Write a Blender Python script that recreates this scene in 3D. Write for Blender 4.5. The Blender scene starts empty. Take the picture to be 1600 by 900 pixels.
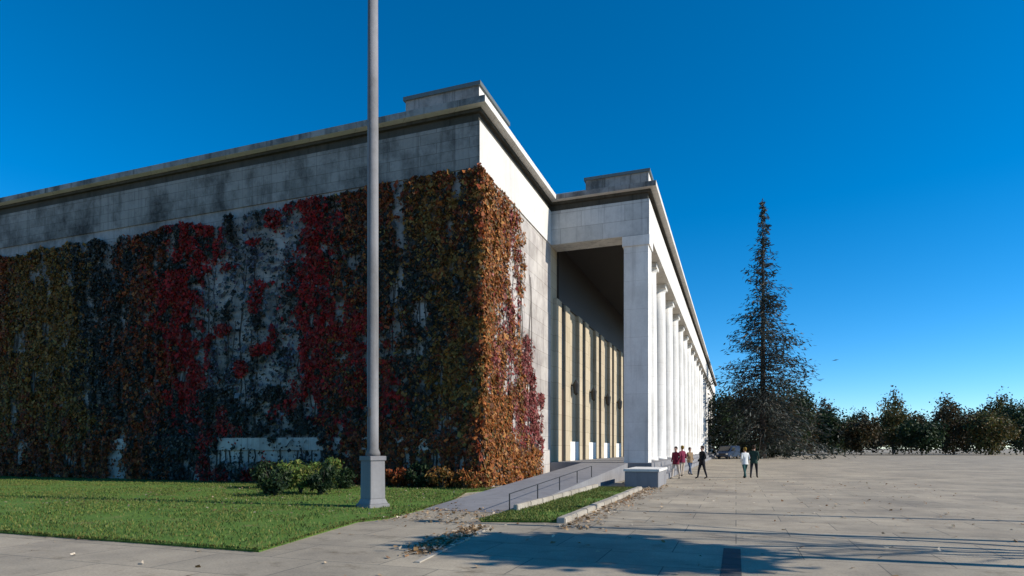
import bpy, bmesh, math, random
import numpy as np
from mathutils import Vector, Matrix

random.seed(7)
rng = np.random.default_rng(11)
scene = bpy.context.scene
COL = scene.collection
R = math.radians
PI = math.pi

# ------------------------------------------------------------------ survey frame
# origin under the camera, +Y along the colonnade, +X towards the sun side
F, HZ, EYE = 960.0, 700.0, 1.65
YAW = math.atan(350 / F)
FW = (-math.sin(YAW), math.cos(YAW))
RT = (math.cos(YAW), math.sin(YAW))


def cam2w(x, d):
    return (x * RT[0] + d * FW[0], x * RT[1] + d * FW[1])


def w2cam(p):
    return (p[0] * RT[0] + p[1] * RT[1], p[0] * FW[0] + p[1] * FW[1])


def G(px, py, z=0.0):
    """ground survey: the spot on the level z seen at photo pixel px,py"""
    d = (EYE - z) * F / (py - HZ)
    return cam2w((px - 800) / F * d, d)


def unit(a, b):
    v = (b[0] - a[0], b[1] - a[1])
    l = math.hypot(*v)
    return (v[0] / l, v[1] / l), l


# ------------------------------------------------------------------ objects
def tag(o, label=None, cat=None, group=None, kind=None):
    if label: o['label'] = label
    if cat: o['category'] = cat
    if group: o['group'] = group
    if kind: o['kind'] = kind
    return o


def thing(name, label, cat, loc=(0, 0, 0), group=None):
    o = bpy.data.objects.new(name, None)
    o.empty_display_size = .3
    o.location = loc
    COL.objects.link(o)
    return tag(o, label, cat, group)


def world_loc(o):
    v = Vector((0, 0, 0))
    while o:
        v = v + Vector(o.location)
        o = o.parent
    return v


def link(name, me, mats, parent=None, at=None):
    """link a mesh written in world coordinates; its origin goes to `at`"""
    if not isinstance(mats, (list, tuple)): mats = [mats]
    for m in mats:
        me.materials.append(m)
    o = bpy.data.objects.new(name, me)
    at = Vector(at) if at is not None else (world_loc(parent) if parent else Vector((0, 0, 0)))
    if at.length > 0:
        me.transform(Matrix.Translation(-at))
    COL.objects.link(o)
    if parent:
        o.parent = parent
        o.location = at - world_loc(parent)
    else:
        o.location = at
    return o


def obj(name, bm, mats, parent=None, at=None, smooth=False, bevel=0):
    if bevel:
        bmesh.ops.remove_doubles(bm, verts=bm.verts, dist=1e-5)
        es = [e for e in bm.edges if len(e.link_faces) == 2 and e.calc_face_angle(0) > .5]
        bmesh.ops.bevel(bm, geom=es, offset=bevel, segments=2, affect='EDGES', clamp_overlap=True)
    bmesh.ops.recalc_face_normals(bm, faces=bm.faces)
    me = bpy.data.meshes.new(name)
    bm.to_mesh(me)
    bm.free()
    if smooth:
        for p in me.polygons: p.use_smooth = True
    return link(name, me, mats, parent, at)


def copy_tree(o, parent=None):
    c = o.copy()
    COL.objects.link(c)
    c.parent = parent
    for ch in o.children:
        copy_tree(ch, c)
    return c


# ------------------------------------------------------------------ mesh helpers
def BM():
    return bmesh.new()


def prism(bm, poly, z0, z1, ztop=None):
    a = [bm.verts.new((p[0], p[1], z0)) for p in poly]
    b = [bm.verts.new((p[0], p[1], z1 if ztop is None else ztop[i])) for i, p in enumerate(poly)]
    n = len(poly)
    bm.faces.new(a[::-1])
    bm.faces.new(b)
    for i in range(n):
        bm.faces.new((a[i], a[(i + 1) % n], b[(i + 1) % n], b[i]))
    return bm


def box(bm, x0, x1, y0, y1, z0, z1):
    return prism(bm, [(x0, y0), (x1, y0), (x1, y1), (x0, y1)], z0, z1)


def obox(bm, o, u, s0, s1, n, a0, a1, z0, z1):
    """box along wall direction u from o (s0..s1), a0..a1 out along n"""
    P = lambda s, a: (o[0] + u[0] * s + n[0] * a, o[1] + u[1] * s + n[1] * a)
    return prism(bm, [P(s0, a0), P(s1, a0), P(s1, a1), P(s0, a1)], z0, z1)


def offset(pts, d, side):
    """mitred offset of an open polyline; side=+1 offsets to the right of travel"""
    out = []
    n = len(pts)
    for i in range(n):
        ns = []
        if i > 0:
            u, _ = unit(pts[i - 1], pts[i]); ns.append((u[1] * side, -u[0] * side))
        if i < n - 1:
            u, _ = unit(pts[i], pts[i + 1]); ns.append((u[1] * side, -u[0] * side))
        if len(ns) == 1:
            m = ns[0]; k = d
        else:
            m = (ns[0][0] + ns[1][0], ns[0][1] + ns[1][1])
            l = math.hypot(*m); m = (m[0] / l, m[1] / l)
            k = d / max(.3, m[0] * ns[0][0] + m[1] * ns[0][1])
        out.append((pts[i][0] + m[0] * k, pts[i][1] + m[1] * k))
    return out


def band(bm, pts, side, d_out, d_in, z0, z1):
    a = offset(pts, d_out, side)
    b = offset(pts, d_in, side)
    va = [[bm.verts.new((p[0], p[1], z)) for p in a] for z in (z0, z1)]
    vb = [[bm.verts.new((p[0], p[1], z)) for p in b] for z in (z0, z1)]
    for i in range(len(pts) - 1):
        bm.faces.new((va[0][i], va[0][i + 1], va[1][i + 1], va[1][i]))
        bm.faces.new((vb[0][i + 1], vb[0][i], vb[1][i], vb[1][i + 1]))
        bm.faces.new((va[1][i], va[1][i + 1], vb[1][i + 1], vb[1][i]))
        bm.faces.new((va[0][i + 1], va[0][i], vb[0][i], vb[0][i + 1]))
    for i in (0, len(pts) - 1):
        bm.faces.new((va[0][i], va[1][i], vb[1][i], vb[0][i]))
    return bm


def lathe(bm, prof, cx=0, cy=0, seg=24):
    rings = []
    for r, z in prof:
        rings.append([bm.verts.new((cx + r * math.cos(2 * PI * k / seg), cy + r * math.sin(2 * PI * k / seg), z)) for k in range(seg)])
    for a, b in zip(rings, rings[1:]):
        for k in range(seg):
            bm.faces.new((a[k], a[(k + 1) % seg], b[(k + 1) % seg], b[k]))
    bm.faces.new(rings[0][::-1])
    bm.faces.new(rings[-1])
    return bm


def tube(bm, pts, rad, seg=7):
    pts = [Vector(p) for p in pts]
    rings = []
    for i, p in enumerate(pts):
        d = (pts[min(i + 1, len(pts) - 1)] - pts[max(i - 1, 0)]).normalized()
        a = d.cross(Vector((.31, .17, .93)))
        if a.length < 1e-3: a = d.cross(Vector((1, 0, 0)))
        a.normalize(); b = d.cross(a)
        r = rad[i] if isinstance(rad, (list, tuple)) else rad
        rings.append([bm.verts.new(p + (a * math.cos(2 * PI * k / seg) + b * math.sin(2 * PI * k / seg)) * r) for k in range(seg)])
    for a, b in zip(rings, rings[1:]):
        for k in range(seg):
            bm.faces.new((a[k], a[(k + 1) % seg], b[(k + 1) % seg], b[k]))
    bm.faces.new(rings[0][::-1]); bm.faces.new(rings[-1])
    return bm


def leaf_mesh(name, C, U, V, su, sv, col=None):
    """kite-shaped leaves: centres C, axes U (width) V (length), sizes, colours"""
    n = len(C)
    U = U / (np.linalg.norm(U, axis=1, keepdims=True) + 1e-9)
    V = V / (np.linalg.norm(V, axis=1, keepdims=True) + 1e-9)
    N = np.cross(U, V)
    su = np.broadcast_to(np.asarray(su, float).reshape(-1, 1), (n, 1)); sv = np.broadcast_to(np.asarray(sv, float).reshape(-1, 1), (n, 1))
    co = np.stack([C - V * sv * .5, C + U * su * .5 + V * sv * .08 + N * su * .13, C + V * sv * .5, C - U * su * .5 + V * sv * .08 + N * su * .13], 1).reshape(-1, 3)
    me = bpy.data.meshes.new(name)
    me.vertices.add(4 * n); me.loops.add(4 * n); me.polygons.add(n)
    me.vertices.foreach_set('co', co.astype(np.float32).ravel())
    me.loops.foreach_set('vertex_index', np.arange(4 * n, dtype=np.int32))
    me.polygons.foreach_set('loop_start', np.arange(0, 4 * n, 4, dtype=np.int32))
    me.update(calc_edges=True)
    if col is not None:
        at = me.attributes.new('leaf_colour', 'FLOAT_COLOR', 'CORNER')
        c4 = np.ones((n, 4), np.float32); c4[:, :3] = col
        at.data.foreach_set('color', np.repeat(c4, 4, 0).ravel())
    return me


def vnoise(p, scale, seed):
    """smooth value noise on an (n,2) array, 0..1"""
    g = np.random.default_rng(seed).random((97, 97))
    q = p / scale + 31.7
    i = np.floor(q).astype(int); f = q - i; f = f * f * (3 - 2 * f)
    a = lambda dx, dy: g[(i[:, 0] + dx) % 97, (i[:, 1] + dy) % 97]
    return (a(0, 0) * (1 - f[:, 0]) + a(1, 0) * f[:, 0]) * (1 - f[:, 1]) + (a(0, 1) * (1 - f[:, 0]) + a(1, 1) * f[:, 0]) * f[:, 1]


# ------------------------------------------------------------------ materials
def newmat(name, rough=.8, spec=.3):
    m = bpy.data.materials.new(name)
    m.use_nodes = True
    b = m.node_tree.nodes['Principled BSDF']
    b.inputs['Roughness'].default_value = rough
    b.inputs['Specular IOR Level'].default_value = spec
    return m, m.node_tree, b


def N(nt, t, **kw):
    n = nt.nodes.new(t)
    for k, v in kw.items():
        if k in ('operation', 'data_type', 'blend_type', 'noise_dimensions', 'feature', 'distance', 'attribute_name', 'offset', 'squash'):
            setattr(n, k, v)
        else:
            n.inputs[k].default_value = v
    return n


def ramp(nt, fac, stops):
    r = nt.nodes.new('ShaderNodeValToRGB')
    e = r.color_ramp.elements
    while len(e) < len(stops): e.new(.5)
    for k, (p, c) in enumerate(stops):
        e[k].position = p; e[k].color = (*c, 1)
    nt.links.new(fac, r.inputs[0])
    return r.outputs[0]


def mix(nt, a, b, fac, mode='MIX'):
    n = nt.nodes.new('ShaderNodeMix'); n.data_type = 'RGBA'; n.blend_type = mode
    for v, s in ((a, n.inputs[6]), (b, n.inputs[7]), (fac, n.inputs[0])):
        if hasattr(v, 'links') or isinstance(v, bpy.types.NodeSocket): nt.links.new(v, s)
        elif isinstance(v, (int, float)): s.default_value = v
        else: s.default_value = (*v, 1)
    return n.outputs[2]


def pos(nt, scale=(1, 1, 1)):
    g = nt.nodes.new('ShaderNodeNewGeometry')
    m = nt.nodes.new('ShaderNodeVectorMath'); m.operation = 'MULTIPLY'
    m.inputs[1].default_value = scale
    nt.links.new(g.outputs['Position'], m.inputs[0])
    return m.outputs[0]


def noise(nt, vec, scale, detail=5, rough=.6):
    n = N(nt, 'ShaderNodeTexNoise', Scale=scale, Detail=detail, Roughness=rough)
    nt.links.new(vec, n.inputs['Vector'])
    return n.outputs['Fac']


def bump(nt, b, h, strength, dist=.02):
    n = N(nt, 'ShaderNodeBump', Strength=strength, Distance=dist)
    nt.links.new(h, n.inputs['Height']); nt.links.new(n.outputs[0], b.inputs['Normal'])


def stone(name, c, dark, joints=True, stain=.5, bw=1.9, bh=.76, streaks=.9):
    m, nt, b = newmat(name, .85, .2)
    p = pos(nt)
    grain = noise(nt, p, 9, 6)
    base = mix(nt, tuple(x * .86 for x in c), tuple(min(1, x * 1.06) for x in c), grain)
    cloud = noise(nt, pos(nt, (1, 1, .8)), .55, 7, .7)
    cl = ramp(nt, cloud, [(.42, (0, 0, 0)), (.68, (1, 1, 1))])
    f1 = N(nt, 'ShaderNodeMath', operation='MULTIPLY'); f1.inputs[1].default_value = stain
    nt.links.new(cl, f1.inputs[0])
    base = mix(nt, base, dark, f1.outputs[0])
    streak = noise(nt, pos(nt, (2.2, 2.2, .09)), 1.6, 5, .65)
    st = ramp(nt, streak, [(.52, (0, 0, 0)), (.72, (1, 1, 1))])
    f2 = N(nt, 'ShaderNodeMath', operation='MULTIPLY'); f2.inputs[1].default_value = stain * streaks
    nt.links.new(st, f2.inputs[0])
    base = mix(nt, base, tuple(x * .75 for x in dark), f2.outputs[0])
    if joints:
        sx = nt.nodes.new('ShaderNodeSeparateXYZ'); nt.links.new(p, sx.inputs[0])
        ad = N(nt, 'ShaderNodeMath', operation='ADD'); nt.links.new(sx.outputs[0], ad.inputs[0]); nt.links.new(sx.outputs[1], ad.inputs[1])
        cb = nt.nodes.new('ShaderNodeCombineXYZ'); nt.links.new(ad.outputs[0], cb.inputs[0]); nt.links.new(sx.outputs[2], cb.inputs[1])
        br = nt.nodes.new('ShaderNodeTexBrick'); nt.links.new(cb.outputs[0], br.inputs['Vector'])
        br.inputs['Scale'].default_value = 1; br.inputs['Brick Width'].default_value = bw; br.inputs['Row Height'].default_value = bh
        br.inputs['Mortar Size'].default_value = .012; br.inputs['Mortar Smooth'].default_value = .4
        br.inputs['Color1'].default_value = (1, 1, 1, 1); br.inputs['Color2'].default_value = (.84, .84, .83, 1); br.inputs['Mortar'].default_value = (.5, .48, .45, 1)
        base = mix(nt, base, br.outputs['Color'], 1.0, 'MULTIPLY')
    nt.links.new(base, b.inputs['Base Color'])
    bump(nt, b, noise(nt, p, 22, 6), .25)
    return m


def plain(name, c, rough=.6, metal=0, var=.15, scale=6, spec=.4):
    m, nt, b = newmat(name, rough, spec)
    n = noise(nt, pos(nt), scale, 5)
    nt.links.new(mix(nt, tuple(x * (1 - var) for x in c), tuple(x * (1 + var) for x in c), n), b.inputs['Base Color'])
    b.inputs['Metallic'].default_value = metal
    return m


def leafmat(name):
    m, nt, b = newmat(name, .62, .25)
    a = N(nt, 'ShaderNodeAttribute', attribute_name='leaf_colour')
    n = noise(nt, pos(nt), 14, 3)
    k = ramp(nt, n, [(.25, (.6, .6, .6)), (.75, (1.25, 1.25, 1.25))])
    c = mix(nt, a.outputs['Color'], k, 1.0, 'MULTIPLY')
    nt.links.new(c, b.inputs['Base Color'])
    t = nt.nodes.new('ShaderNodeBsdfTranslucent'); nt.links.new(c, t.inputs['Color'])
    ms = nt.nodes.new('ShaderNodeMixShader'); ms.inputs[0].default_value = .22
    nt.links.new(b.outputs[0], ms.inputs[1]); nt.links.new(t.outputs[0], ms.inputs[2])
    nt.links.new(ms.outputs[0], nt.nodes['Material Output'].inputs['Surface'])
    return m


M = {}
M['wall'] = stone('pale limestone', (.52, .48, .44), (.22, .19, .18), True, .8)
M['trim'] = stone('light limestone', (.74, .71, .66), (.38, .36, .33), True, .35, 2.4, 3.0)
M['frieze'] = stone('weathered limestone', (.60, .59, .56), (.22, .22, .22), True, .62, 2.4, .87)
M['bed'] = stone('grimy limestone', (.075, .068, .055), (.03, .03, .022), False, .8)  # dark stone with the cornice's shade put into its colour
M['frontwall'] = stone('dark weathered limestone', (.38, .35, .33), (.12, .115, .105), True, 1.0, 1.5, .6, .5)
M['sootytrim'] = stone('stained limestone', (.34, .32, .30), (.05, .05, .045), True, 1.0, 2.4, 3.0)  # darker, heavily stained trim for the front-facing faces
M['sooty'] = stone('soot-streaked limestone', (.31, .28, .25), (.055, .05, .045), True, 1.1, 1.5, .435, .5)  # weathered front frieze, part of its shade put into the base colour
M['column'] = stone('column limestone', (.80, .775, .73), (.48, .45, .41), True, .6, 40, 1.52)
for n_ in M['column'].node_tree.nodes:
    if n_.type == 'TEX_BRICK': n_.inputs['Color2'].default_value = (.93, .93, .92, 1); n_.inputs['Mortar'].default_value = (.7, .68, .65, 1); n_.inputs['Mortar Size'].default_value = .008
M['backwall'] = stone('tan limestone', (.50, .42, .30), (.30, .24, .16), True, .4, 1.7, .9)
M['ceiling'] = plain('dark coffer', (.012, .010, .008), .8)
M['roof'] = plain('roof metal', (.10, .12, .12), .6)
M['glass'] = plain('dark glass', (.015, .017, .02), .08, 0, .1, 2, .6)
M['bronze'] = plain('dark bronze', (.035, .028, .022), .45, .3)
M['door'] = plain('dark wood', (.05, .03, .02), .5)
M['bark'] = plain('bark', (.055, .042, .033), .9, 0, .4, 5)
M['leaf'] = leafmat('leaves')
M['pole'] = stone('grey painted steel', (.22, .215, .22), (.11, .105, .10), False, .8)
M['polex'] = plain('grey steel', (.20, .19, .215), .45, .0, .12, 3)
M['iron'] = plain('black iron', (.02, .02, .02), .5)
M['asphalt'] = plain('asphalt', (.05, .05, .05), .9, 0, .3, 12)
M['tanwall'] = stone('tan render', (.45, .38, .28), (.3, .25, .18), False, .5)
M['rooftile'] = plain('roof tiles', (.16, .07, .05), .8, 0, .25, 3)
M['darkstone'] = stone('mossy stone', (.17, .165, .14), (.05, .055, .04), True, .9, 1.2, .4)
M['kerb'] = stone('kerb granite', (.40, .36, .30), (.20, .17, .13), False, .7)
M['concrete'] = stone('concrete', (.235, .23, .235), (.13, .125, .13), False, .5)

# plaza paving: large worn slabs
m, nt, b = newmat('plaza slabs', .9, .2)
p = pos(nt)
br = nt.nodes.new('ShaderNodeTexBrick'); nt.links.new(p, br.inputs['Vector'])
br.inputs['Scale'].default_value = 1; br.inputs['Brick Width'].default_value = 1.9; br.inputs['Row Height'].default_value = 1.25
br.inputs['Mortar Size'].default_value = .012; br.inputs['Mortar Smooth'].default_value = .5
br.inputs['Color1'].default_value = (.40, .345, .27, 1); br.inputs['Color2'].default_value = (.335, .295, .235, 1); br.inputs['Mortar'].default_value = (.15, .14, .12, 1)
big = ramp(nt, noise(nt, p, .35, 6, .7), [(.33, (.62, .61, .60)), (.66, (1.14, 1.11, 1.04))])
c = mix(nt, br.outputs['Color'], big, 1.0, 'MULTIPLY')
fine = ramp(nt, noise(nt, p, 30, 5, .7), [(.3, (.75, .75, .75)), (.7, (1.15, 1.15, 1.15))])
c = mix(nt, c, fine, 1.0, 'MULTIPLY')
wet = ramp(nt, noise(nt, pos(nt, (1, 1.6, 1)), 1.1, 6, .75), [(.56, (1, 1, 1)), (.72, (.5, .47, .42))])
c = mix(nt, c, wet, 1.0, 'MULTIPLY')
nt.links.new(c, b.inputs['Base Color'])
bump(nt, b, fine, .3, .01)
M['plaza'] = m

# turf
m, nt, b = newmat('turf', .9, .15)
p = pos(nt)
c = ramp(nt, noise(nt, p, 1.1, 6, .7), [(.3, (.085, .16, .03)), (.55, (.11, .195, .035)), (.72, (.22, .19, .075)), (.85, (.2, .15, .08))])
c = mix(nt, c, ramp(nt, noise(nt, p, 40, 4), [(.3, (.6, .6, .6)), (.7, (1.2, 1.2, 1.2))]), 1.0, 'MULTIPLY')
nt.links.new(c, b.inputs['Base Color']); bump(nt, b, noise(nt, p, 60, 4), .8, .03)
M['turf'] = m

# ------------------------------------------------------------------ world, sun, camera
SUN_E, SUN_AZ = 31.0, 85.0
w = bpy.data.worlds.new('World'); scene.world = w; w.use_nodes = True
nt = w.node_tree
sky = nt.nodes.new('ShaderNodeTexSky'); sky.sky_type = 'NISHITA'; sky.sun_disc = False
sky.sun_elevation = R(SUN_E); sky.sun_rotation = R(SUN_AZ)
sky.altitude = 1800; sky.air_density = .9; sky.dust_density = .05; sky.ozone_density = 4.5
hs = nt.nodes.new('ShaderNodeHueSaturation'); hs.inputs['Saturation'].default_value = 1.33; hs.inputs['Hue'].default_value = .494
nt.links.new(sky.outputs[0], hs.inputs['Color'])
nt.links.new(hs.outputs[0], nt.nodes['Background'].inputs[0])
nt.nodes['Background'].inputs[1].default_value = .10
sun = bpy.data.lights.new('sun', 'SUN'); sun.energy = 3.4; sun.angle = R(.45); sun.color = (1, .93, .82)
so = bpy.data.objects.new('sun', sun); COL.objects.link(so)
sd = Vector((math.sin(R(SUN_AZ)) * math.cos(R(SUN_E)), math.cos(R(SUN_AZ)) * math.cos(R(SUN_E)), math.sin(R(SUN_E))))
so.rotation_euler = sd.to_track_quat('Z', 'Y').to_euler(); so.location = sd * 60

cam = bpy.data.cameras.new('camera'); cam.lens = 36 * F / 1600; cam.sensor_width = 36; cam.sensor_fit = 'HORIZONTAL'
cam.shift_y = (HZ - 450) / 1600; cam.clip_end = 5000
co = bpy.data.objects.new('camera', cam); COL.objects.link(co)
co.location = (0, 0, EYE); co.rotation_euler = (PI / 2, 0, YAW); scene.camera = co
vs = scene.view_settings
vs.view_transform = 'Standard'; vs.look = 'None'; vs.exposure = .85; vs.gamma = 1; vs.use_curve_mapping = False
scene.cycles.max_bounces = 8; scene.cycles.diffuse_bounces = 4
scene.cycles.use_denoising = True

# ------------------------------------------------------------------ ground
bm = BM(); bmesh.ops.create_grid(bm, x_segments=2, y_segments=2, size=1500)
tag(obj('plaza_paving', bm, M['plaza']), 'grey paved forecourt of large worn slabs between the buildings', 'paving', kind='structure')

# ------------------------------------------------------------------ the colonnaded museum
WX, PX0, YF, YP, YE = -9.83, -4.4, 23.03, 33.3, 143.8
ZS, ZA, ZF, ZB, ZC, ZT = .86, 13.07, 14.95, 15.3, 15.7, 16.55
J = (-0.0, YF)
J = (-46.0, YF)


def band_part(bm, pts, side, d_out, d_in, z0, z1, i0, i1):
    a = offset(pts, d_out, side)[i0:i1 + 1]; b = offset(pts, d_in, side)[i0:i1 + 1]
    for i in range(len(a) - 1):
        prism(bm, [a[i], a[i + 1], b[i + 1], b[i]], z0, z1)
    return bm


def make_entablature(root, line, side, front):
    for (i0, i1, mt) in front:
        bm = BM(); band_part(bm, line, side, .06, -1.25, ZA, ZF, i0, i1); obj('frieze', bm, M[mt], root)
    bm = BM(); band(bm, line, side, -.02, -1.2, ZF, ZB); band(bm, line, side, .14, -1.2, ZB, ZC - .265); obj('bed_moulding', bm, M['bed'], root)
    bm = BM(); band(bm, line, side, .46, -1.2, ZC - .263, ZC)
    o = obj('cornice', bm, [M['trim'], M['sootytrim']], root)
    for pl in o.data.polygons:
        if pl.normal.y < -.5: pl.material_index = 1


def attic(root, poly):
    bm = BM(); prism(bm, poly, ZC, ZT - .16)
    cx = sum(p[0] for p in poly) / len(poly); cy = sum(p[1] for p in poly) / len(poly)
    big = [(cx + (p[0] - cx) * 1.05, cy + (p[1] - cy) * 1.05) for p in poly]
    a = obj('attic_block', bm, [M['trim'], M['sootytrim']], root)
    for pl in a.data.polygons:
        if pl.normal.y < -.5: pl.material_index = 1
    bm = BM(); prism(bm, big, ZT - .16, ZT); obj('attic_cap', bm, M['roof'], a)


def column_proto(root):
    """round column standing on z=0 at its own origin"""
    H = ZA - ZS - .55
    bm = BM()
    prof = [(.70, 0), (.70, .12), (.66, .16)]
    for k in range(9):
        t = k / 8; prof.append((.635 - .075 * t ** 1.6, .2 + (H - .2) * t))
    lathe(bm, prof, seg=32)
    c = obj('column', bm, M['column'], None, smooth=False)
    for pl in c.data.polygons: pl.use_smooth = abs(pl.normal.z) < .5
    bm = BM(); lathe(bm, [(.56, H), (.58, H + .08), (.66, H + .2), (.68, H + .24)], seg=32)
    box(bm, -.66, .66, -.66, .66, H + .243, H + .535)
    cap = obj('capital', bm, M['column'], c)
    c.parent = root
    return c


def portico(root, D, v, wdir, n_cols, step, pier_poly0, pier_poly1):
    """columns between two corner piers along v from D; wdir points inwards"""
    H = ZA - ZS
    for poly in (pier_poly0, pier_poly1):
        bm = BM(); prism(bm, poly, ZS, ZA - .55)
        pr = obj('pier', bm, M['column'], root)
        cx = sum(p[0] for p in poly) / 4; cy = sum(p[1] for p in poly) / 4
        bm = BM(); prism(bm, [(cx + (p[0] - cx) * 1.12, cy + (p[1] - cy) * 1.12) for p in poly], ZA - .55, ZA - .02)
        obj('capital', bm, M['column'], pr)
    pr = None
    for k in range(1, n_cols + 1):
        s = .65 + step * k
        x = D[0] + v[0] * s + wdir[0] * .85; y = D[1] + v[1] * s + wdir[1] * .85
        if pr is None:
            c = pr = column_proto(root)
        else:
            c = copy_tree(pr, root)
        c.location = Vector((x, y, ZS)) - world_loc(root)
        c.rotation_euler = (0, 0, -math.atan2(v[0], v[1]))


def back_bays(root, O, v, n, y_first, step, count, lamps=6):
    """tall dark windows over doors along a back wall"""
    for k in range(count):
        s = y_first + step * k
        # pilaster
        bm = BM(); obox(bm, O, v, s - 1.5, s - .45, n, 0, .2, ZS, 10.24); obox(bm, O, v, s + .45, s + 1.5, n, 0, .2, ZS, 10.24)
        obj('pilaster', bm, M['backwall'], root)
        bm = BM(); obox(bm, O, v, s - .43, s + .43, n, 0, .09, 5.2, 10.2); f = obj('window', bm, M['bronze'], root)
        bm = BM()
        for a, b_ in ((-.37, -.03), (.03, .37)):
            for z in (5.3, 6.93, 8.56):
                obox(bm, O, v, s + a, s + b_, n, .088, .1, z, z + 1.57)
        obj('pane', bm, M['glass'], f)
        bm = BM(); obox(bm, O, v, s - .40, s + .40, n, 0, .06, ZS, 5.19); obj('door', bm, M['door'], root)
        bm = BM(); obox(bm, O, v, s + 1.52, s + step - 1.52, n, 0, .2, ZS, 2.05); obj('dado', bm, M['column'], root)
        if k < lamps:
            sl = s + step * .5
            cx = O[0] + v[0] * sl + n[0] * .3; cy = O[1] + v[1] * sl + n[1] * .3
            bm = BM(); lathe(bm, [(.05, 5.0), (.17, 5.15), (.22, 5.7), (.12, 5.85), (.03, 6.0)], cx, cy, 8)
            obox(bm, O, v, sl - .04, sl + .04, n, 0, .28, 5.6, 5.68)
            obj('wall_lantern', bm, M['iron'], root)


def plinth(root, O, u, L, n):
    bm = BM(); obox(bm, O, u, 0, L, n, 0, .22, 1.55, 2.12)
    obj('plinth_course', bm, M['wall'], root)
    bm = BM(); obox(bm, O, u, 0, L, n, 0, .14, 0, 1.55)
    obj('plinth', bm, M['wall'], root)


museum = thing('museum_building', 'long pale stone museum with tall sunlit colonnade and creeper-clad end pavilion at centre', 'building', (WX, YF, 0))
B0, C0, D0, E0, F0, G0 = (WX, YF), (WX, YP), (PX0, YP), (PX0, YE), (WX, YE), (WX, 155)
JB = (J[0] - .0, 155)
bm = BM(); prism(bm, [J, B0, C0, (WX, YP + .02), J and (J[0], YP + .02)], 0, ZA + .2)
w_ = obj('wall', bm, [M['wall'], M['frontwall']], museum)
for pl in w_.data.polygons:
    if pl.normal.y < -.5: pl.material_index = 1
bm = BM(); prism(bm, [(J[0], YP + .03), (WX, YP + .03), G0, JB], 0, ZA + .2); obj('back_wall', bm, M['backwall'], museum)
bm = BM(); prism(bm, [(J[0], YF + .7), (WX - .7, YF + .7), (WX - .7, 154), (J[0], 154)], ZA + .2, ZC - .08)
prism(bm, [(WX - .695, YP + .7), (PX0 - .7, YP + .7), (PX0 - .7, YE - .7), (WX - .695, YE - .7)], ZA + .7, ZC - .08)
obj('roof', bm, M['roof'], museum)
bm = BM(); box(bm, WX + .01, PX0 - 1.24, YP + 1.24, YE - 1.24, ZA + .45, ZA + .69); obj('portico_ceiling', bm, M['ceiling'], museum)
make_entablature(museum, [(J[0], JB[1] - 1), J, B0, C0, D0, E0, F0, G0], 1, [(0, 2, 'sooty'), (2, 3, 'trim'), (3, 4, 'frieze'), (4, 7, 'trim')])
attic(museum, [(-13.2, YF - .02), (WX + .02, YF - .02), (WX + .02, YF + 3.3), (-13.2, YF + 3.3)])
attic(museum, [(-7.8, YP - .02), (PX0 + .02, YP - .02), (PX0 + .02, YP + 3.3), (-7.8, YP + 3.3)])
attic(museum, [(-7.8, YE - 3.3), (PX0 + .02, YE - 3.3), (PX0 + .02, YE), (-7.8, YE)])
bm = BM(); box(bm, -16.2, -13.25, YF - .01, YF + 3, ZC, ZC + .26); obj('blocking_course', bm, M['frieze'], museum)
bm = BM(); box(bm, WX - .6, -7.85, YP - .01, YP + 2, ZC + .003, ZC + .22); obj('blocking_course', bm, M['frieze'], museum)
bm = BM(); box(bm, WX, PX0 + .25, YP - .55, YE + .6, .3, ZS)
box(bm, PX0 + .25, PX0 + .62, 29.2, YE + .6, .15, ZS - .28); box(bm, PX0 + .62, PX0 + 1.0, 29.2, YE + .6, .0, ZS - .57); box(bm, WX, PX0 + .249, YP - .4, YE + .5, 0, .3)
obj('stylobate', bm, M['concrete'], museum, bevel=.015)
sq = lambda y0, y1: [(PX0 - 1.3, y0), (PX0, y0), (PX0, y1), (PX0 - 1.3, y1)]
portico(museum, D0, (0, 1), (-1, 0), 20, 5.2, sq(YP, YP + 1.3), sq(YE - 1.3, YE))
bm = BM(); box(bm, WX, WX + .12, YP + 1.3, YE - 1.3, 10.25, ZA + .44); obj('upper_panel', bm, M['bronze'], museum)  # added dark sheet standing in for shade on the upper back wall
back_bays(museum, (WX, 0), (0, 1), (1, 0), 35.4, 5.2, 20)
plinth(museum, B0, (-1, 0), WX - J[0] - .3, (0, -1))
bm = BM(); box(bm, WX, WX + .14, YF - .14, YP - .6, 0, 1.55); obj('plinth', bm, M['wall'], museum)

# ------------------------------------------------------------------ climbing creeper
PAL = {
    'olive': [(.22, .10, .018), (.28, .125, .022), (.13, .075, .016), (.34, .165, .04), (.18, .065, .014), (.28, .18, .05), (.05, .035, .012)],
    'dark': [(.020, .017, .012), (.032, .024, .014), (.045, .032, .024), (.010, .016, .012), (.06, .055, .05), (.03, .035, .02), (.12, .11, .09)],
    'rust': [(.30, .06, .016), (.22, .04, .012), (.36, .12, .03), (.12, .03, .010), (.07, .035, .015)],
    'crimson': [(.36, .012, .010), (.25, .010, .008), (.46, .02, .016), (.13, .010, .008), (.28, .05, .03), (.16, .03, .02)],
    'dusk': [(.13, .14, .16), (.10, .09, .11), (.18, .19, .20), (.035, .04, .035), (.10, .06, .08), (.05, .075, .07), (.20, .20, .20)],
    'orange': [(.36, .12, .026), (.27, .075, .018), (.18, .065, .018), (.40, .18, .05), (.12, .045, .016), (.11, .08, .02)],
    'pink': [(.26, .05, .05), (.20, .03, .03), (.32, .12, .10), (.16, .06, .04), (.10, .03, .025)],
    'green': [(.09, .16, .03), (.06, .11, .02), (.14, .18, .035), (.19, .18, .045)],
    'dgreen': [(.018, .04, .012), (.012, .028, .012), (.03, .05, .016)],
}


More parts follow.
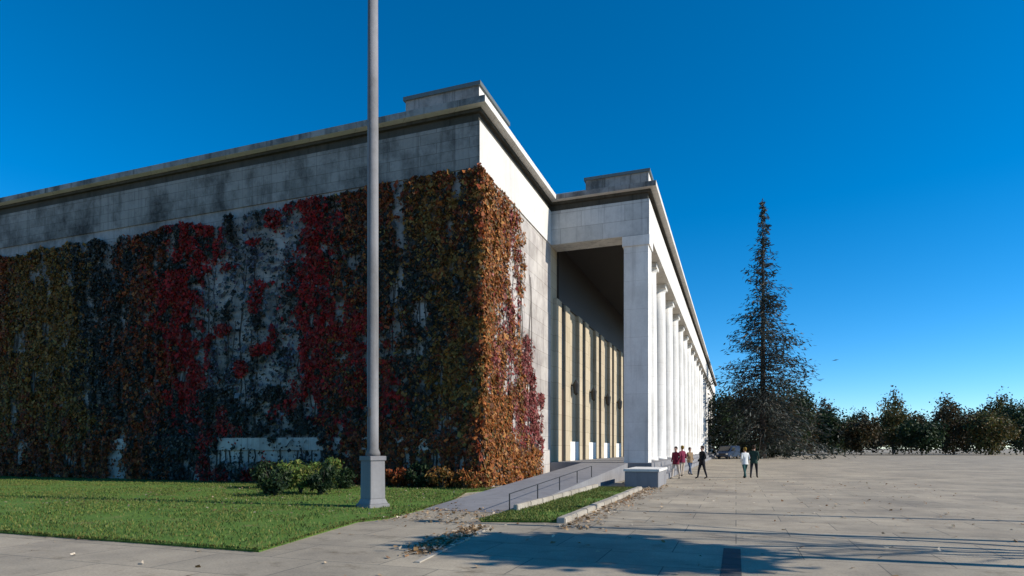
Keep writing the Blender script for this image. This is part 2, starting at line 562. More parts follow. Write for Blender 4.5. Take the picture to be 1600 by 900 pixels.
def pick(pal, n):
    a = np.array(PAL[pal]); c = a[rng.integers(0, len(a), n)]
    return c * (0.75 + .5 * rng.random((n, 1)))


def creeper(name, label, O, u, n, s, z, pal, size=.2, depth=.28, group=None, seed=3):
    """leaves hung on a wall at arc positions s and heights z"""
    k = len(s)
    sz = np.stack([s, z], 1)
    cl = vnoise(sz, .55, seed) * .6 + vnoise(sz, .22, seed + 1) * .4
    cs = vnoise(np.stack([s, z * .3], 1), .4, seed + 2)
    cl = cl * .6 + cs * .4
    cs0 = cs
    keep = rng.random(k) < np.clip((cl - .2) * 3.4, 0.15, 1)
    s, z, cl, cs = s[keep], z[keep], cl[keep], cs0[keep]; k = len(s)
    a = .17 * (z < 2.2) + .04 + depth * cl * rng.random(k) ** .6
    a = a + .25 * np.clip(1 - np.abs(s) / .9, 0, 1) * cl * rng.random(k) + .35 * np.clip(cs - .55, 0, 1) * rng.random(k)
    C = np.stack([O[0] + u[0] * s + n[0] * a, O[1] + u[1] * s + n[1] * a, z], 1)
    U = np.stack([np.full(k, u[0]), np.full(k, u[1]), np.zeros(k)], 1) + rng.normal(0, .45, (k, 3))
    V = np.stack([n[0] * .55 * rng.random(k), n[1] * .55 * rng.random(k), -np.ones(k)], 1) + rng.normal(0, .38, (k, 3))
    sc = np.clip(size * np.exp(rng.normal(-.05, .38, k)), .05, .34)
    me = leaf_mesh(name, C, U, V, sc, sc * 1.15, pick(pal, k) if isinstance(pal, str) else pal(s, z))
    o = link(name, me, M['leaf'], None, (O[0] + u[0] * s.mean(), O[1] + u[1] * s.mean(), 0))
    bm = BM(); g = random.Random(seed + k)
    for i in range(9):
        s0 = float(s[g.randrange(k)]); top = g.uniform(6, 12.5); pts = []; zz = .02; ss = s0
        while zz < top:
            pts.append((O[0] + u[0] * ss + n[0] * (.17 if zz < 2.2 else .03), O[1] + u[1] * ss + n[1] * (.17 if zz < 2.2 else .03), zz)); zz += g.uniform(.5, .9); ss += g.uniform(-.16, .16)
        tube(bm, pts, [.035 * (1 - .75 * j / len(pts)) for j in range(len(pts))], 5)
    obj('stem', bm, M['bark'], o)
    return tag(o, label, 'creeper', group)


def zones(O, u, n, L, where, seed):
    """split the leaves of the long front among the plants; s = metres from the outer corner"""
    k = int(9800 * L)
    s = -.25 + (L + .25) * rng.random(k); z = 13.3 * rng.random(k) ** .96 + .1
    q = np.stack([s, z], 1); qs = np.stack([s, z * .3], 1)
    wob = (vnoise(q, 2.2, seed) - .5) * 2.6 + (vnoise(qs, .8, seed + 5) - .5) * 2.0 + (vnoise(q, .35, seed + 6) - .5) * 1.4 + rng.normal(0, .62, k)
    tt = s + wob; jit = rng.normal(0, .6, k) + (vnoise(q, .7, seed + 8) - .5) * 3
    R_ = rng.random
    edge = 13.3 - .5 * vnoise(np.stack([s, z * 0], 1), .7, seed + 2) - .5 * np.clip((s - 6) / 5, 0, 1)
    ok = z < edge
    zj = z + jit
    lab = np.full(k, 'dark', dtype=object)
    lab[(tt < 2.5) | ((tt > 23) & (tt < 29))] = 'olive'
    lab[(tt < 1.3) & (vnoise(q, .9, seed + 3) > .6)] = 'rust'
    lab[(tt > 1.6) & (tt < 3.2) & (vnoise(q, .6, seed + 7) > .55)] = 'dark'
    lab[(tt > 4.8) & (tt < 6.0) & (vnoise(q, .5, seed + 7) > .33)] = 'rust'
    lab[(tt > 17.5) & (tt < 19.5) & (vnoise(q, .5, seed + 7) > .3)] = 'rust'
    lab[(tt > 29)] = 'rust'
    lab[(tt > 2.2) & (tt < 5.5) & (zj > 11.0)] = 'rust'
    lab[(((tt > .5) & (tt < 5.6)) | (tt > 18)) & (zj < 2.6)] = 'rust'
    lab[(tt > 1) & (tt < 6.5) & (R_(k) < .10)] = 'olive'
    c0 = 6.1 + .2 * (z - 3)
    w_ = np.interp(z, [2.5, 4, 6, 9, 12, 13], [.2, 1.1, 1.0, .7, 1.0, .8])
    cr = (np.abs(tt - c0) < w_) & (zj > 2.6) & (vnoise(q, .45, seed + 11) > .26)
    cr |= (np.abs(tt - 16.2) < 1.5) & (zj > 3) & (vnoise(q, .5, seed + 14) > .3)
    du = (tt > c0 + w_ * .8) & (tt < 15.2)
    lab[du] = 'dusk'
    lab[du & (vnoise(q, .6, seed + 12) > .58 - .25 * (z < 4.5))] = 'dark'
    lab[du & (vnoise(q, 1.0, seed + 13) > .70) & (R_(k) < .6)] = 'crimson'
    lab[cr & (R_(k) < .95)] = 'crimson'
    sw = R_(k)
    lab[(sw < .10) & ~cr] = 'dark'
    lab[(sw > .93) & (s < 7)] = 'rust'
    # bare stone: hanging gaps, widest among the grey-purple shoots
    gap = vnoise(np.stack([s, z * .16], 1), .38, seed + 9) * .6 + vnoise(q, .8, seed + 10) * .4
    thin = np.select([lab == 'dusk', lab == 'crimson', lab == 'olive'], [.35, .76, .72], .68)
    thin = np.where(du & (lab == 'dark') & (z > 4.5), .36, thin)
    ok &= (gap < thin) | (R_(k) < .10)
    ok &= ~((s > 7.3) & (s < 13.5) & (z < 2.15 + .25 * vnoise(q, .3, seed)) & (z > 1.0) & (R_(k) < .96 * (vnoise(q, .9, seed + 4) > .25)))
    names = {'olive': ('olive-brown creeper hanging at the outer corner of the museum front', 'olive-brown creeper near the left end of the museum front'),
             'dark': ('blackish green creeper between the flagpole and the olive corner growth', 'blackish green creeper on the left part of the museum front'),
             'rust': ('rust-orange creeper around the flagpole on the museum front', 'rust-orange creeper at the far left of the museum front'),
             'crimson': ('crimson creeper climbing just left of the flagpole', 'crimson creeper on the left part of the museum front'),
             'dusk': ('thin grey-purple creeper over bare stone between the two crimson growths', '')}
    for kk, tx in names.items():
        for side_, lb in enumerate(tx):
            m_ = (lab == kk) & ok & (((s > 12) == bool(side_)) if tx[1] else True)
            if lb and m_.sum() > 50:
                creeper('creeper', lb, O, u, n, s[m_], z[m_], kk, .125, .27, 'creepers on the museum front', seed)


zones(B0, (-1, 0), (0, -1), 33, '', 21)


def end_zone(O, u, n, L, k, names, seed, grp):
    s = -.2 + (L + .1) * rng.random(k) ** 1.1; z = 13.0 * rng.random(k) + .1
    p2 = np.stack([s, z], 1)
    wob = (vnoise(p2, 1.3, seed) - .5) * 2.6 + (vnoise(p2, .45, seed + 1) - .5) * 1.2
    fade = vnoise(np.stack([s, z * .5], 1), .6, seed + 4)
    o_ok = (s + wob * .8 + rng.normal(0, .7, k) < 1.5 + 1.6 * (z < 4) + .5 * (z > 10)) & (z < 13.0)
    o_ok |= (s + wob < 5.2) & (z < 13) & (rng.random(k) < .3) & (fade > .4)
    o_ok |= (s < 8) & (z < 1.8 + wob * .3) & (rng.random(k) < .7)
    creeper('creeper', names[0], O, u, n, s[o_ok], z[o_ok], 'orange', .12, .17, grp, seed)
    p_ok = ~o_ok & (s < 8.6 + wob * .4) & (z < 9.6 - .62 * s + wob * 1.6) & (z > .9 + .1 * s + wob * .5) & (rng.random(k) < np.clip((fade - .28) * 2.0, .08, .85))
    p_ok |= ~o_ok & (np.abs(s - 3.4 - wob * .5) < 1.3) & (z < 12.6) & (rng.random(k) < np.clip((fade - .3) * 1.5, .03, .6))
    creeper('creeper', names[1], O, u, n, s[p_ok], z[p_ok], 'pink', .115, .12, grp, seed + 3)


end_zone(B0, (0, 1), (1, 0), YP - YF, 60000, ('orange-brown creeper at the corner of the museum end wall', 'pink-red creeper sprawling over the museum end wall'), 61, 'creepers on the museum end wall')

# ------------------------------------------------------------------ lawns, ramps, kerbs
def pip(poly, P):
    x, y = P[:, 0], P[:, 1]; ins_ = np.zeros(len(P), bool); j = len(poly) - 1
    for i in range(len(poly)):
        xi, yi = poly[i]; xj, yj = poly[j]
        ins_ ^= ((yi > y) != (yj > y)) & (x < (xj - xi) * (y - yi) / (yj - yi + 1e-12) + xi)
        j = i
    return ins_


def lawn(poly, label, n, h=.07):
    bm = BM(); prism(bm, poly, -.05, .03)
    tag(obj('lawn', bm, M['turf']), label, 'lawn', kind='structure')
    ed = []
    for p_, q_ in zip(poly, poly[1:] + poly[:1]):
        u, l = unit(p_, q_); kk = int(l * 130)
        if kk: 
            t_ = rng.random((kk, 1)); ed.append(np.array(p_) * (1 - t_) + np.array(q_) * t_ + np.array([u[1], -u[0]]) * (.05 * vnoise(np.array(p_) * (1 - t_) + np.array(q_) * t_, .35, 3)[:, None] * rng.random((kk, 1)) + .01))
    a = np.array(poly); lo, hi = a.min(0), a.max(0)
    P = lo + (hi - lo) * rng.random((n * 2, 2)); P = P[pip(poly, P)][:n]
    P = P[rng.random(len(P)) < np.clip((vnoise(P, 1.1, 8) - .22) * 3.5, .12, 1)]
    P = np.concatenate([P] + ed); k = len(P)
    C = np.concatenate([P, np.full((k, 1), .03 + h * .4)], 1)
    U = rng.normal(0, 1, (k, 3)); U[:, 2] *= .1
    V = np.stack([rng.normal(0, .45, k), rng.normal(0, .45, k), np.ones(k)], 1)
    pc = vnoise(P, 1.2, 5)[:, None]
    col = pick('green', k) * (1 - pc * .35) + np.array([.12, .10, .03]) * pc * .35
    sz = h * (.6 + .9 * rng.random(k))
    o = link('grass', leaf_mesh('grass', C, U, V, .022 + 0 * sz, sz, col), M['leaf'])
    tag(o, 'short green grass blades of the ' + label.split(' ', 1)[1] if False else 'short grass blades growing on the ' + label, 'grass', kind='stuff')


edge = [(404.5, 863), (460, 846), (560, 816), (602, 812), (640, 802), (700, 787), (728, 770)]
main_edge = [G(*q) for q in edge]
lawn([(-44, main_edge[0][1] + .3), (-20, main_edge[0][1] + .05)] + main_edge + [(-8.6, YF - .3), (-44, YF - .2)], 'green lawn below the long museum front', 95000)
# verge strips along the kerbs
VER = [(-5.35, 12.6), (-3.72, 13.1), (-3.72, 25.0), (-5.35, 25.0)]
lawn(VER, 'verge strip beside the museum ramp', 12000)


def ramp_(pts_lo, pts_hi, name, label):
    bm = BM()
    poly = [pts_lo[0], pts_lo[1], pts_hi[1], pts_hi[0]]
    prism(bm, poly, -.05, 0, [.012, .012, ZS - .01, ZS - .01])
    return tag(obj(name, bm, M['concrete']), label, 'ramp', kind='structure')


RLO, RHI = [(-7.9, 14.6), (-5.4, 14.6)], [(-7.9, YP - .56), (-5.4, YP - .56)]
ramp_(RLO, RHI, 'ramp_path', 'grey paved ramp rising to the museum colonnade')


def kerb(pts, label, w_=.2, h=.13, parts=True):
    bm = BM()
    for a, b_ in zip(pts, pts[1:]):
        u, l = unit(a, b_); n = (u[1], -u[0]); k = max(1, int(l / 1.0))
        for i in range(k):
            obox(bm, a, u, l * i / k + .008, l * (i + 1) / k - .008, n, -w_ / 2 + random.uniform(-.01, .01), w_ / 2, -.05, h + random.uniform(-.008, .008))
    return tag(obj('kerb', bm, M['kerb'], bevel=.02), label, 'kerb', 'stone kerbs on the forecourt')


kerb([(-3.6, 13.0), (-3.6, 24.7)], 'pale stone kerb along the verge beside the museum ramp')
kerb([G(650, 880), G(762, 826)], 'short leaf-strewn stone kerb in the foreground paving', .13, .022)
kerb([(-5.3, 14.8), (-5.3, 24.6)], 'low stone edging along the foot of the museum ramp', .12, .2)


# plinth blocks that end the steps
def block(f, label):
    bm = BM(); prism(bm, [f((-4.4, 25.9)), f((-3.02, 25.9)), f((-3.02, 29.1)), f((-4.4, 29.1))], 0, ZS - .2)
    r = thing('step_wall', label, 'low wall', (*f((-4.2, 27)), 0))
    o = obj('block', bm, M['concrete'], r, bevel=.02)
    bm = BM(); prism(bm, [f((-4.45, 25.85)), f((-2.97, 25.85)), f((-2.97, 29.15)), f((-4.45, 29.15))], ZS - .197, ZS - .09)
    obj('coping', bm, M['trim'], r, bevel=.015)


block(lambda q: q, 'pale stone end block of the steps in front of the museum colonnade')


# ------------------------------------------------------------------ plants
def blob_leaves(C0_, rad, n, pal, size, seed, shell=.55):
    """leaf centres gathered in clumps inside an ellipsoid"""
    g = np.random.default_rng(seed)
    nc = max(5, n // 70)
    d = g.normal(0, 1, (nc, 3)); d /= np.linalg.norm(d, axis=1, keepdims=True)
    cc = d * (shell + (1 - shell) * g.random((nc, 1)))
    i = g.integers(0, nc, n)
    P = (cc[i] + g.normal(0, .17, (n, 3))) * np.array(rad)
    return P + np.array(C0_), i


def shrub(name, label, x, y, rx, ry, h, pal, n=900, size=.11, group=None, seed=1):
    r = thing(name, label, 'shrub', (x, y, 0), group)
    bm = BM()
    for k in range(7):
        a = k * .9 + seed; tube(bm, [(x, y, 0), (x + rx * .3 * math.cos(a), y + ry * .3 * math.sin(a), h * .45), (x + rx * .7 * math.cos(a), y + ry * .7 * math.sin(a), h * .85)], [.03, .018, .008], 5)
    obj('stem', bm, M['bark'], r)
    P, i = blob_leaves((x, y, h * .55), (rx, ry, h * .5), n, pal, size, seed, .4)
    P[:, 2] = np.clip(P[:, 2], .04, None); k = len(P)
    sc = size * (.6 + .8 * rng.random(k))
    link('foliage', leaf_mesh('foliage', P, rng.normal(0, 1, (k, 3)), rng.normal(0, 1, (k, 3)) + np.array([0, 0, .8]), sc * .7, sc * 1.5, pick(pal, k)), M['leaf'], r)
    return r


sh_spots = [(430, 776, .55, 1.15, 'dgreen', 'dark green shrub'), (470, 772, .6, 1.3, 'green', 'yellow-green shrub'), (502, 774, .45, 1.2, 'dgreen', 'narrow dark shrub'),
            (533, 765, .5, 1.0, 'dgreen', 'low dark leafy shrub'), (452, 764, .6, 1.2, 'green', 'light green shrub behind the others'), (488, 763, .6, 1.3, 'green', 'tall pale green shrub at the back'), (520, 762, .6, 1.3, 'green', 'bushy green shrub at the back'), (418, 764, .6, 1.25, 'dgreen', 'dark shrub at the left end')]
for i, (px, py, r_, h, pal, lb) in enumerate(sh_spots):
    g = G(px, py)
    shrub('shrub', lb + ' on the lawn left of the flagpole', g[0], g[1], r_, r_, h * .86, pal, 1500, .1, 'shrubs on the museum lawn', 10 + i)
for i, (px, s_) in enumerate([(622, 1), (655, 1.0), (690, .9), (728, .8)]):
    a = math.atan((px - 800) / F) - YAW
    y = YF - .75; x = math.tan(a) * y
    shrub('shrub', ['low rust-tinged bush', 'low dark bush', 'low mottled bush', 'small brown bush'][i] + ' at the foot of the museum front', x, y, .7, .45, .9 * s_, ['rust', 'dgreen', 'olive', 'orange'][i], 1100, .1, 'bushes below the museum creeper', 50 + i)


def deciduous(name, label, x, y, h, cr, z0, pal, n, size, seed, group=None, cat='tree'):
    g = random.Random(seed)
    r = thing(name, label, cat, (x, y, 0), group)
    bm = BM()
    top = z0 + (h - z0) * .6
    tube(bm, [(x, y, 0), (x + .1, y, z0 * .5), (x - .05, y + .1, z0), (x, y, top)], [h * .018, h * .014, h * .012, h * .003], 10)
    for k in range(14):
        a = k * 2.4 + g.random(); zb = z0 * .85 + (top - z0 * .85) * k / 14
        l = cr * g.uniform(.6, .95)
        tube(bm, [(x, y, zb), (x + l * .5 * math.cos(a), y + l * .5 * math.sin(a), zb + l * .35), (x + l * math.cos(a + .2), y + l * math.sin(a + .2), zb + l * .75)], [h * .006, h * .004, h * .0015], 6)
    obj('trunk', bm, M['bark'], r)
    P, i = blob_leaves((x, y, (z0 + h) / 2), (cr, cr, (h - z0) / 2), n, pal, size, seed, .35)
    k = len(P); sc = size * (.6 + .8 * rng.random(k))
    tone = (.65 + .7 * np.random.default_rng(seed).random(i.max() + 1))[i][:, None]
    link('crown', leaf_mesh('crown', P, rng.normal(0, 1, (k, 3)), rng.normal(0, 1, (k, 3)), sc, sc * 1.3, pick(pal, k) * tone), M['leaf'], r)
    return r


# tall conifer at the end of the forecourt
def conifer(x, y, h, rad, label, seed):
    g = np.random.default_rng(seed)
    r = thing('conifer_tree', label, 'tree', (x, y, 0))
    bm = BM(); tube(bm, [(x, y, 0), (x, y, h * .5), (x, y, h)], [.55, .3, .03], 10)
    Cs, Vs = [], []
    lev = 62
    for l in range(lev):
        t = l / lev; z = 3 + (h - 3.3) * t
        rr = rad * (1 - t) ** 1.05 * (.5 + .6 * g.random())
        for b_ in range(8 if t < .6 else 5):
            a = g.random() * 2 * PI
            L = max(.35, rr * g.uniform(.45, 1.15)); dr = -.30 + .62 * t
            tip = Vector((x + L * math.cos(a), y + L * math.sin(a), z + L * dr - .08 * L))
            tube(bm, [(x, y, z), (x + .5 * L * math.cos(a), y + .5 * L * math.sin(a), z + L * dr * .35), tip], [.07 * (1 - t) + .015, .03, .01], 4)
            m_ = int(5 + L * 6.5)
            q = g.random(m_) ** .75
            cx = x + L * q * math.cos(a); cy = y + L * q * math.sin(a); cz = z + L * dr * q - .08 * L * q
            C = np.stack([cx, cy, cz], 1) + g.normal(0, .16 + .05 * L, (m_, 3)); Cs.append(C)
            Vs.append(np.stack([np.full(m_, math.cos(a)), np.full(m_, math.sin(a)), np.full(m_, -.45)], 1) + g.normal(0, .5, (m_, 3)))
    obj('trunk', bm, M['bark'], r)
    C = np.concatenate(Cs); V = np.concatenate(Vs); k = len(C)
    c = np.array([(.035, .050, .042), (.05, .06, .05), (.022, .032, .028), (.06, .055, .038)])[g.integers(0, 4, k)] * (.7 + .6 * g.random((k, 1)))
    link('crown', leaf_mesh('crown', C, g.normal(0, 1, (k, 3)), V, .14 + .13 * g.random(k), .5 + .5 * g.random(k), c), M['leaf'], r)


q = cam2w((1192 - 800) / F * 98, 98)
conifer(q[0], q[1], 41.5, 12.2, 'tall slender dark conifer at the end of the forecourt', 5)

# trees and bushes closing the far end
PAL['autumn'] = [(.05, .04, .016), (.075, .045, .018), (.035, .035, .014), (.06, .05, .02)]
far = [(1132, 112, 11.5, 3.4, 'dgreen', 'dark green tree beside the far end of the museum'), (1160, 118, 13.5, 3.8, 'autumn', 'brown autumn tree just left of the conifer trunk'),
       (1206, 115, 12.5, 3.7, 'autumn', 'brownish tree just right of the conifer trunk'), (1234, 120, 14.5, 4.0, 'dgreen', 'dark tree right of the conifer foot'),
       (1186, 128, 15.5, 4.4, 'dgreen', 'dark tree directly behind the conifer'), (1250, 126, 12.5, 3.6, 'autumn', 'brown tree at the right of the far group'),
       (1145, 138, 13, 4.2, 'autumn', 'brown tree behind the tree by the museum end'), (1218, 142, 14, 4.4, 'dgreen', 'dark tree far behind the conifer on its right')]
for i, (px, d_, h, cr, pal, lb) in enumerate(far):
    q = cam2w((px - 800) / F * d_, d_)
    deciduous('autumn_tree', lb, q[0], q[1], h, cr, .7, pal, 5200, .36, 90 + i, 'trees at the far end of the forecourt')
for i, px in enumerate((1158, 1180, 1208, 1232)):
    q = cam2w((px - 800) / F * 104, 104)
    shrub('shrub', ['dark shrub behind the dark blue van', 'dark shrub just left of the conifer trunk', 'dark shrub just right of the conifer trunk', 'dark shrub under the rightmost of the far trees'][i], q[0], q[1], 1.7, 1.4, 2.6, 'dgreen', 1600, .25, 'shrubs at the far end of the forecourt', 120 + i)

# unseen plane tree beyond the right edge, added and shaped to shade the foreground
PAL['gold'] = [(.16, .11, .02), (.20, .13, .03), (.12, .10, .02)]
PAL['plane'] = [(.09, .08, .02), (.12, .08, .025), (.06, .07, .02)]
deciduous('plane_tree', 'plane tree nearest the foreground at the right, shading the paving', 10.5, 11.0, 9.0, 1.5, 6.4, 'plane', 6500, .24, 140)
for i, (px, d_, h, cr, pal, lb) in enumerate([(1300, 150, 11, 4.5, 'dgreen', 'dark park tree first to the right of the far group'), (1345, 140, 9, 4.0, 'autumn', 'low brown park tree second to the right of the far group'), (1395, 155, 13, 5.0, 'plane', 'tall olive park tree in the middle of the right-hand row'),
                                              (1440, 138, 8.5, 4.2, 'dgreen', 'low dark park tree right of the tall olive one'), (1490, 150, 12, 5.2, 'autumn', 'broad brown park tree near the right edge'), (1550, 142, 10, 4.8, 'plane', 'olive park tree at the right edge'), (1600, 150, 13, 5.5, 'dgreen', 'dark park tree cut by the right edge'),
                                              (1268, 165, 10, 4.5, 'autumn', 'brown park tree just behind the right end of the far group'), (1420, 170, 11, 5.5, 'autumn', 'brown park tree behind the middle of the right-hand row'), (1525, 172, 12, 5.5, 'dgreen', 'dark park tree behind the two at the right edge'), (1320, 172, 10, 5, 'plane', 'olive park tree behind the first of the right-hand row')]):
    q = cam2w((px - 800) / F * d_, d_)
    deciduous('park_tree', lb, q[0], q[1], h, cr, .8, pal, 4200, .45, 160 + i, 'park trees beyond the forecourt')
for i in range(14):
    px = 1262 + i * 27; d_ = 190 + (i * 37) % 40
    q = cam2w((px - 800) / F * d_, d_)
    o = deciduous('park_tree', 'one of the dim distant park trees forming the far skyline at the right', q[0], q[1], [13, 19, 10, 16, 9, 21, 14, 11, 18, 8, 15, 20, 12, 17][i], [5.5, 4, 6.5, 5, 6, 3.6, 7, 6, 4.5, 5.5, 6.5, 4, 6, 5][i], 1.0, ['dgreen', 'autumn', 'plane'][i % 3], 2600, .6, 300 + i, 'distant park trees on the skyline')


def shadow_tree(x, y, h, label, seed):  # bare tree added out of view for its branch shadows on the paving
    g = random.Random(seed)
    r = thing('bare_tree', label, 'tree', (x, y, 0))
    bm = BM()
    def grow(p, d, l, rad, lev):
        q = p + d * l * .5 + Vector((g.uniform(-.06, .06), g.uniform(-.06, .06), .03)) * l; e = p + d * l
        tube(bm, [p, q, e], [rad, rad * .85, rad * .65], 6 if lev < 2 else 4)
        if lev < 4:
            for k in range(3 if lev else 4):
                a = g.uniform(0, 2 * PI); t = g.uniform(.35, .75)
                nd = (d + Vector((math.cos(a), math.sin(a), .25)) * t).normalized()
                grow(p + d * l * g.uniform(.6, 1), nd, l * g.uniform(.55, .8), rad * .55, lev + 1)
    grow(Vector((x, y, 0)), Vector((0, 0, 1)), h * .5, .13, 0)
    obj('trunk', bm, M['bark'], r)


shadow_tree(12.0, 12.9, 8.6, 'bare tree beside the nearest plane tree, throwing branch shadows on the paving', 3)


def shadow_lamp_post(x, y, h, label):  # unseen lamp posts, added to throw thin shadow streaks across the paving
    r = thing('lamp_post', label, 'lamp post', (x, y, 0), 'lamp posts beside the forecourt')
    bm = BM(); lathe(bm, [(.16, 0), (.16, .5), (.10, .7), (.085, h)], x, y, 14); obj('post', bm, M['iron'], r)
    bm = BM(); tube(bm, [(x, y, h - .1), (x - .5, y, h + .35), (x - 1.3, y, h + .4)], .05, 8); obj('arm', bm, M['iron'], r)
    bm = BM(); lathe(bm, [(.05, h + .45), (.2, h + .36), (.24, h + .24), (.18, h + .18)], x - 1.45, y, 16); obj('lamp_head', bm, M['iron'], r)


shadow_lamp_post(9.0, 13.6, 8.2, 'black lamp post beside the nearest plane tree, outside the picture on the right')
shadow_lamp_post(11.5, 17.4, 8.2, 'black lamp post further back, outside the picture on the right')

# ------------------------------------------------------------------ flagpoles
def flagpole(x, y, label):
    r = thing('flagpole', label, 'flagpole', (x, y, 0))
    bm = BM(); cs_, sn_ = math.cos(R(-22)), math.sin(R(-22))
    def sq_(h_, z): return [(x + (sx * cs_ - sy * sn_) * h_, y + (sx * sn_ + sy * cs_) * h_, z) for sx, sy in ((-1, -1), (1, -1), (1, 1), (-1, 1))]
    for (h0, h1, z0, z1) in ((.33, .33, 0, .12), (.30, .245, .12, .26), (.243, .235, .26, 1.30), (.265, .265, 1.303, 1.43)):
        a = [bm.verts.new(p_) for p_ in sq_(h0, z0)]; b_ = [bm.verts.new(p_) for p_ in sq_(h1, z1)]
        bm.faces.new(a[::-1]); bm.faces.new(b_)
        for i in range(4): bm.faces.new((a[i], a[(i + 1) % 4], b_[(i + 1) % 4], b_[i]))
    obj('pedestal', bm, M['concrete'], r, bevel=.012)
    bm = BM(); lathe(bm, [(.2, 1.43), (.2, 1.52), (.155, 1.62), (.150, 10.4), (.1505, 10.405), (.1505, 10.43), (.149, 10.44), (.13, 16.5)], x, y, 24)
    o = obj('pole', bm, M['pole'], r)
    for pl in o.data.polygons: pl.use_smooth = abs(pl.normal.z) < .5
    bm = BM(); bmesh.ops.create_uvsphere(bm, u_segments=16, v_segments=10, radius=.2, matrix=Matrix.Translation((x, y, 16.65))); obj('finial', bm, M['pole'], r, smooth=True)
    bm = BM(); tube(bm, [(x - .02, y - .19, 1.9), (x, y - .18, 9), (x, y - .15, 16.3)], .008, 5); obj('halyard', bm, M['iron'], r)
    bm = BM(); box(bm, x - .03, x + .03, y - .2, y - .14, 2.55, 2.72); box(bm, x - .02, x + .02, y - .24, y - .2, 2.5, 2.77); obj('cleat', bm, M['iron'], r)


g = G(573, 795)
flagpole(g[0], g[1] + .3, 'tall grey flagpole on a stone pedestal at the lawn edge before the museum')


r = thing('handrail', 'thin low dark rail on short posts along the museum ramp', 'railing', (-5.5, 14.8, 0))
zr = lambda y: max(0, (y - 14.6) / (YP - .56 - 14.6)) * (ZS - .01)
for k in range(5):
    y = 14.9 + k * 2.4
    bm = BM(); tube(bm, [(-5.5, y, zr(y) - .02), (-5.5, y, zr(y) + .46)], .018, 8); obj('post', bm, M['iron'], r)
for hh in (.45,):
    bm = BM(); tube(bm, [(-5.5, 14.9, zr(14.9) + hh), (-5.5, 24.5, zr(24.5) + hh)], .012, 6); obj('rail', bm, M['iron'], r)

# ------------------------------------------------------------------ fallen leaves
def litter(name, label, P, pal, size):
    k = len(P); C = np.concatenate([P, .012 + .03 * rng.random((k, 1))], 1)
    U = rng.normal(0, 1, (k, 3)); U[:, 2] *= .25; V = rng.normal(0, 1, (k, 3)); V[:, 2] *= .25
    sc = size * (.6 + .8 * rng.random(k))
    tag(link(name, leaf_mesh(name, C, U, V, sc, sc * 1.2, pick(pal, k)), M['leaf']), label, 'leaves', kind='stuff')


PAL['fallen'] = [(.36, .24, .13), (.46, .34, .22), (.28, .15, .07), (.55, .46, .35), (.2, .12, .05)]
ka, kb = G(668, 868), G(758, 824)
t = rng.random((700, 1)); P = np.array(ka) * (1 - t) + np.array(kb) * t + rng.normal(0, .15, (700, 2)) + np.array([-.2, .0])
litter('fallen_leaves', 'drift of pale brown fallen leaves beside the short foreground kerb', P, 'fallen', .09)
P = np.stack([rng.uniform(-12, 8, 700), rng.uniform(5.5, 34, 700)], 1)
litter('fallen_leaves', 'scattered fallen leaves on the forecourt paving', P, 'fallen', .07)
P = np.stack([-3.45 + np.abs(rng.normal(0, .35, 900)), rng.uniform(12, 28, 900)], 1)
litter('fallen_leaves', 'brown leaves gathered along the verge kerb', P, 'fallen', .075)
P = np.stack([rng.uniform(-20, -7, 900), rng.uniform(11.5, 22, 900)], 1)
k_ = len(P); C = np.concatenate([P, .08 + .03 * rng.random((k_, 1))], 1)
tag(link('fallen_leaves', leaf_mesh('fallen_leaves', C, rng.normal(0, 1, (k_, 3)) * np.array([1, 1, .3]), rng.normal(0, 1, (k_, 3)) * np.array([1, 1, .3]), .06, .07, pick('fallen', k_) * .55), M['leaf']), 'fallen leaves lying on the lawn and path near the flagpole', 'leaves', kind='stuff')
P = np.stack([rng.uniform(-7.8, -5.3, 400), rng.uniform(12, 15, 400)], 1)
litter('fallen_leaves', 'fallen leaves at the foot of the ramp', P, 'fallen', .07)

bm = BM(); a_, b2_ = G(1142, 905), G(1144, 852); u_, l_ = unit(a_, b2_)
for k in range(int(l_ / .5)):
    obox(bm, a_, u_, k * .5 + .01, k * .5 + .49, (u_[1], -u_[0]), -.13, .13, -.02, .006)
tag(obj('drain_channel', bm, M['asphalt']), 'narrow black iron drain channel set in the foreground paving', 'drain')

# ------------------------------------------------------------------ people
def cloth(name, c):
    return plain(name, c, .85, 0, .25, 25, .2)


CL_ = {'maroon': cloth('maroon wool', (.13, .012, .028)), 'wine': cloth('wine coat', (.17, .02, .05)), 'black': cloth('black coat', (.014, .014, .016)), 'tan': cloth('tan jacket', (.25, .17, .10)),
       'jeans': cloth('blue jeans', (.055, .085, .15)), 'beige': cloth('beige trousers', (.48, .40, .32)), 'dark': cloth('dark trousers', (.02, .02, .024)), 'white': cloth('white top', (.68, .68, .66)),
       'green': cloth('dark green jacket', (.02, .045, .035)), 'teal': cloth('teal skirt', (.03, .09, .085)), 'skin': cloth('skin', (.50, .30, .22)), 'hair': cloth('brown hair', (.035, .02, .012)),
       'grey': cloth('grey coat', (.10, .10, .11)), 'shoe': cloth('leather shoe', (.015, .012, .01)), 'fair': cloth('fair hair', (.22, .13, .022))}


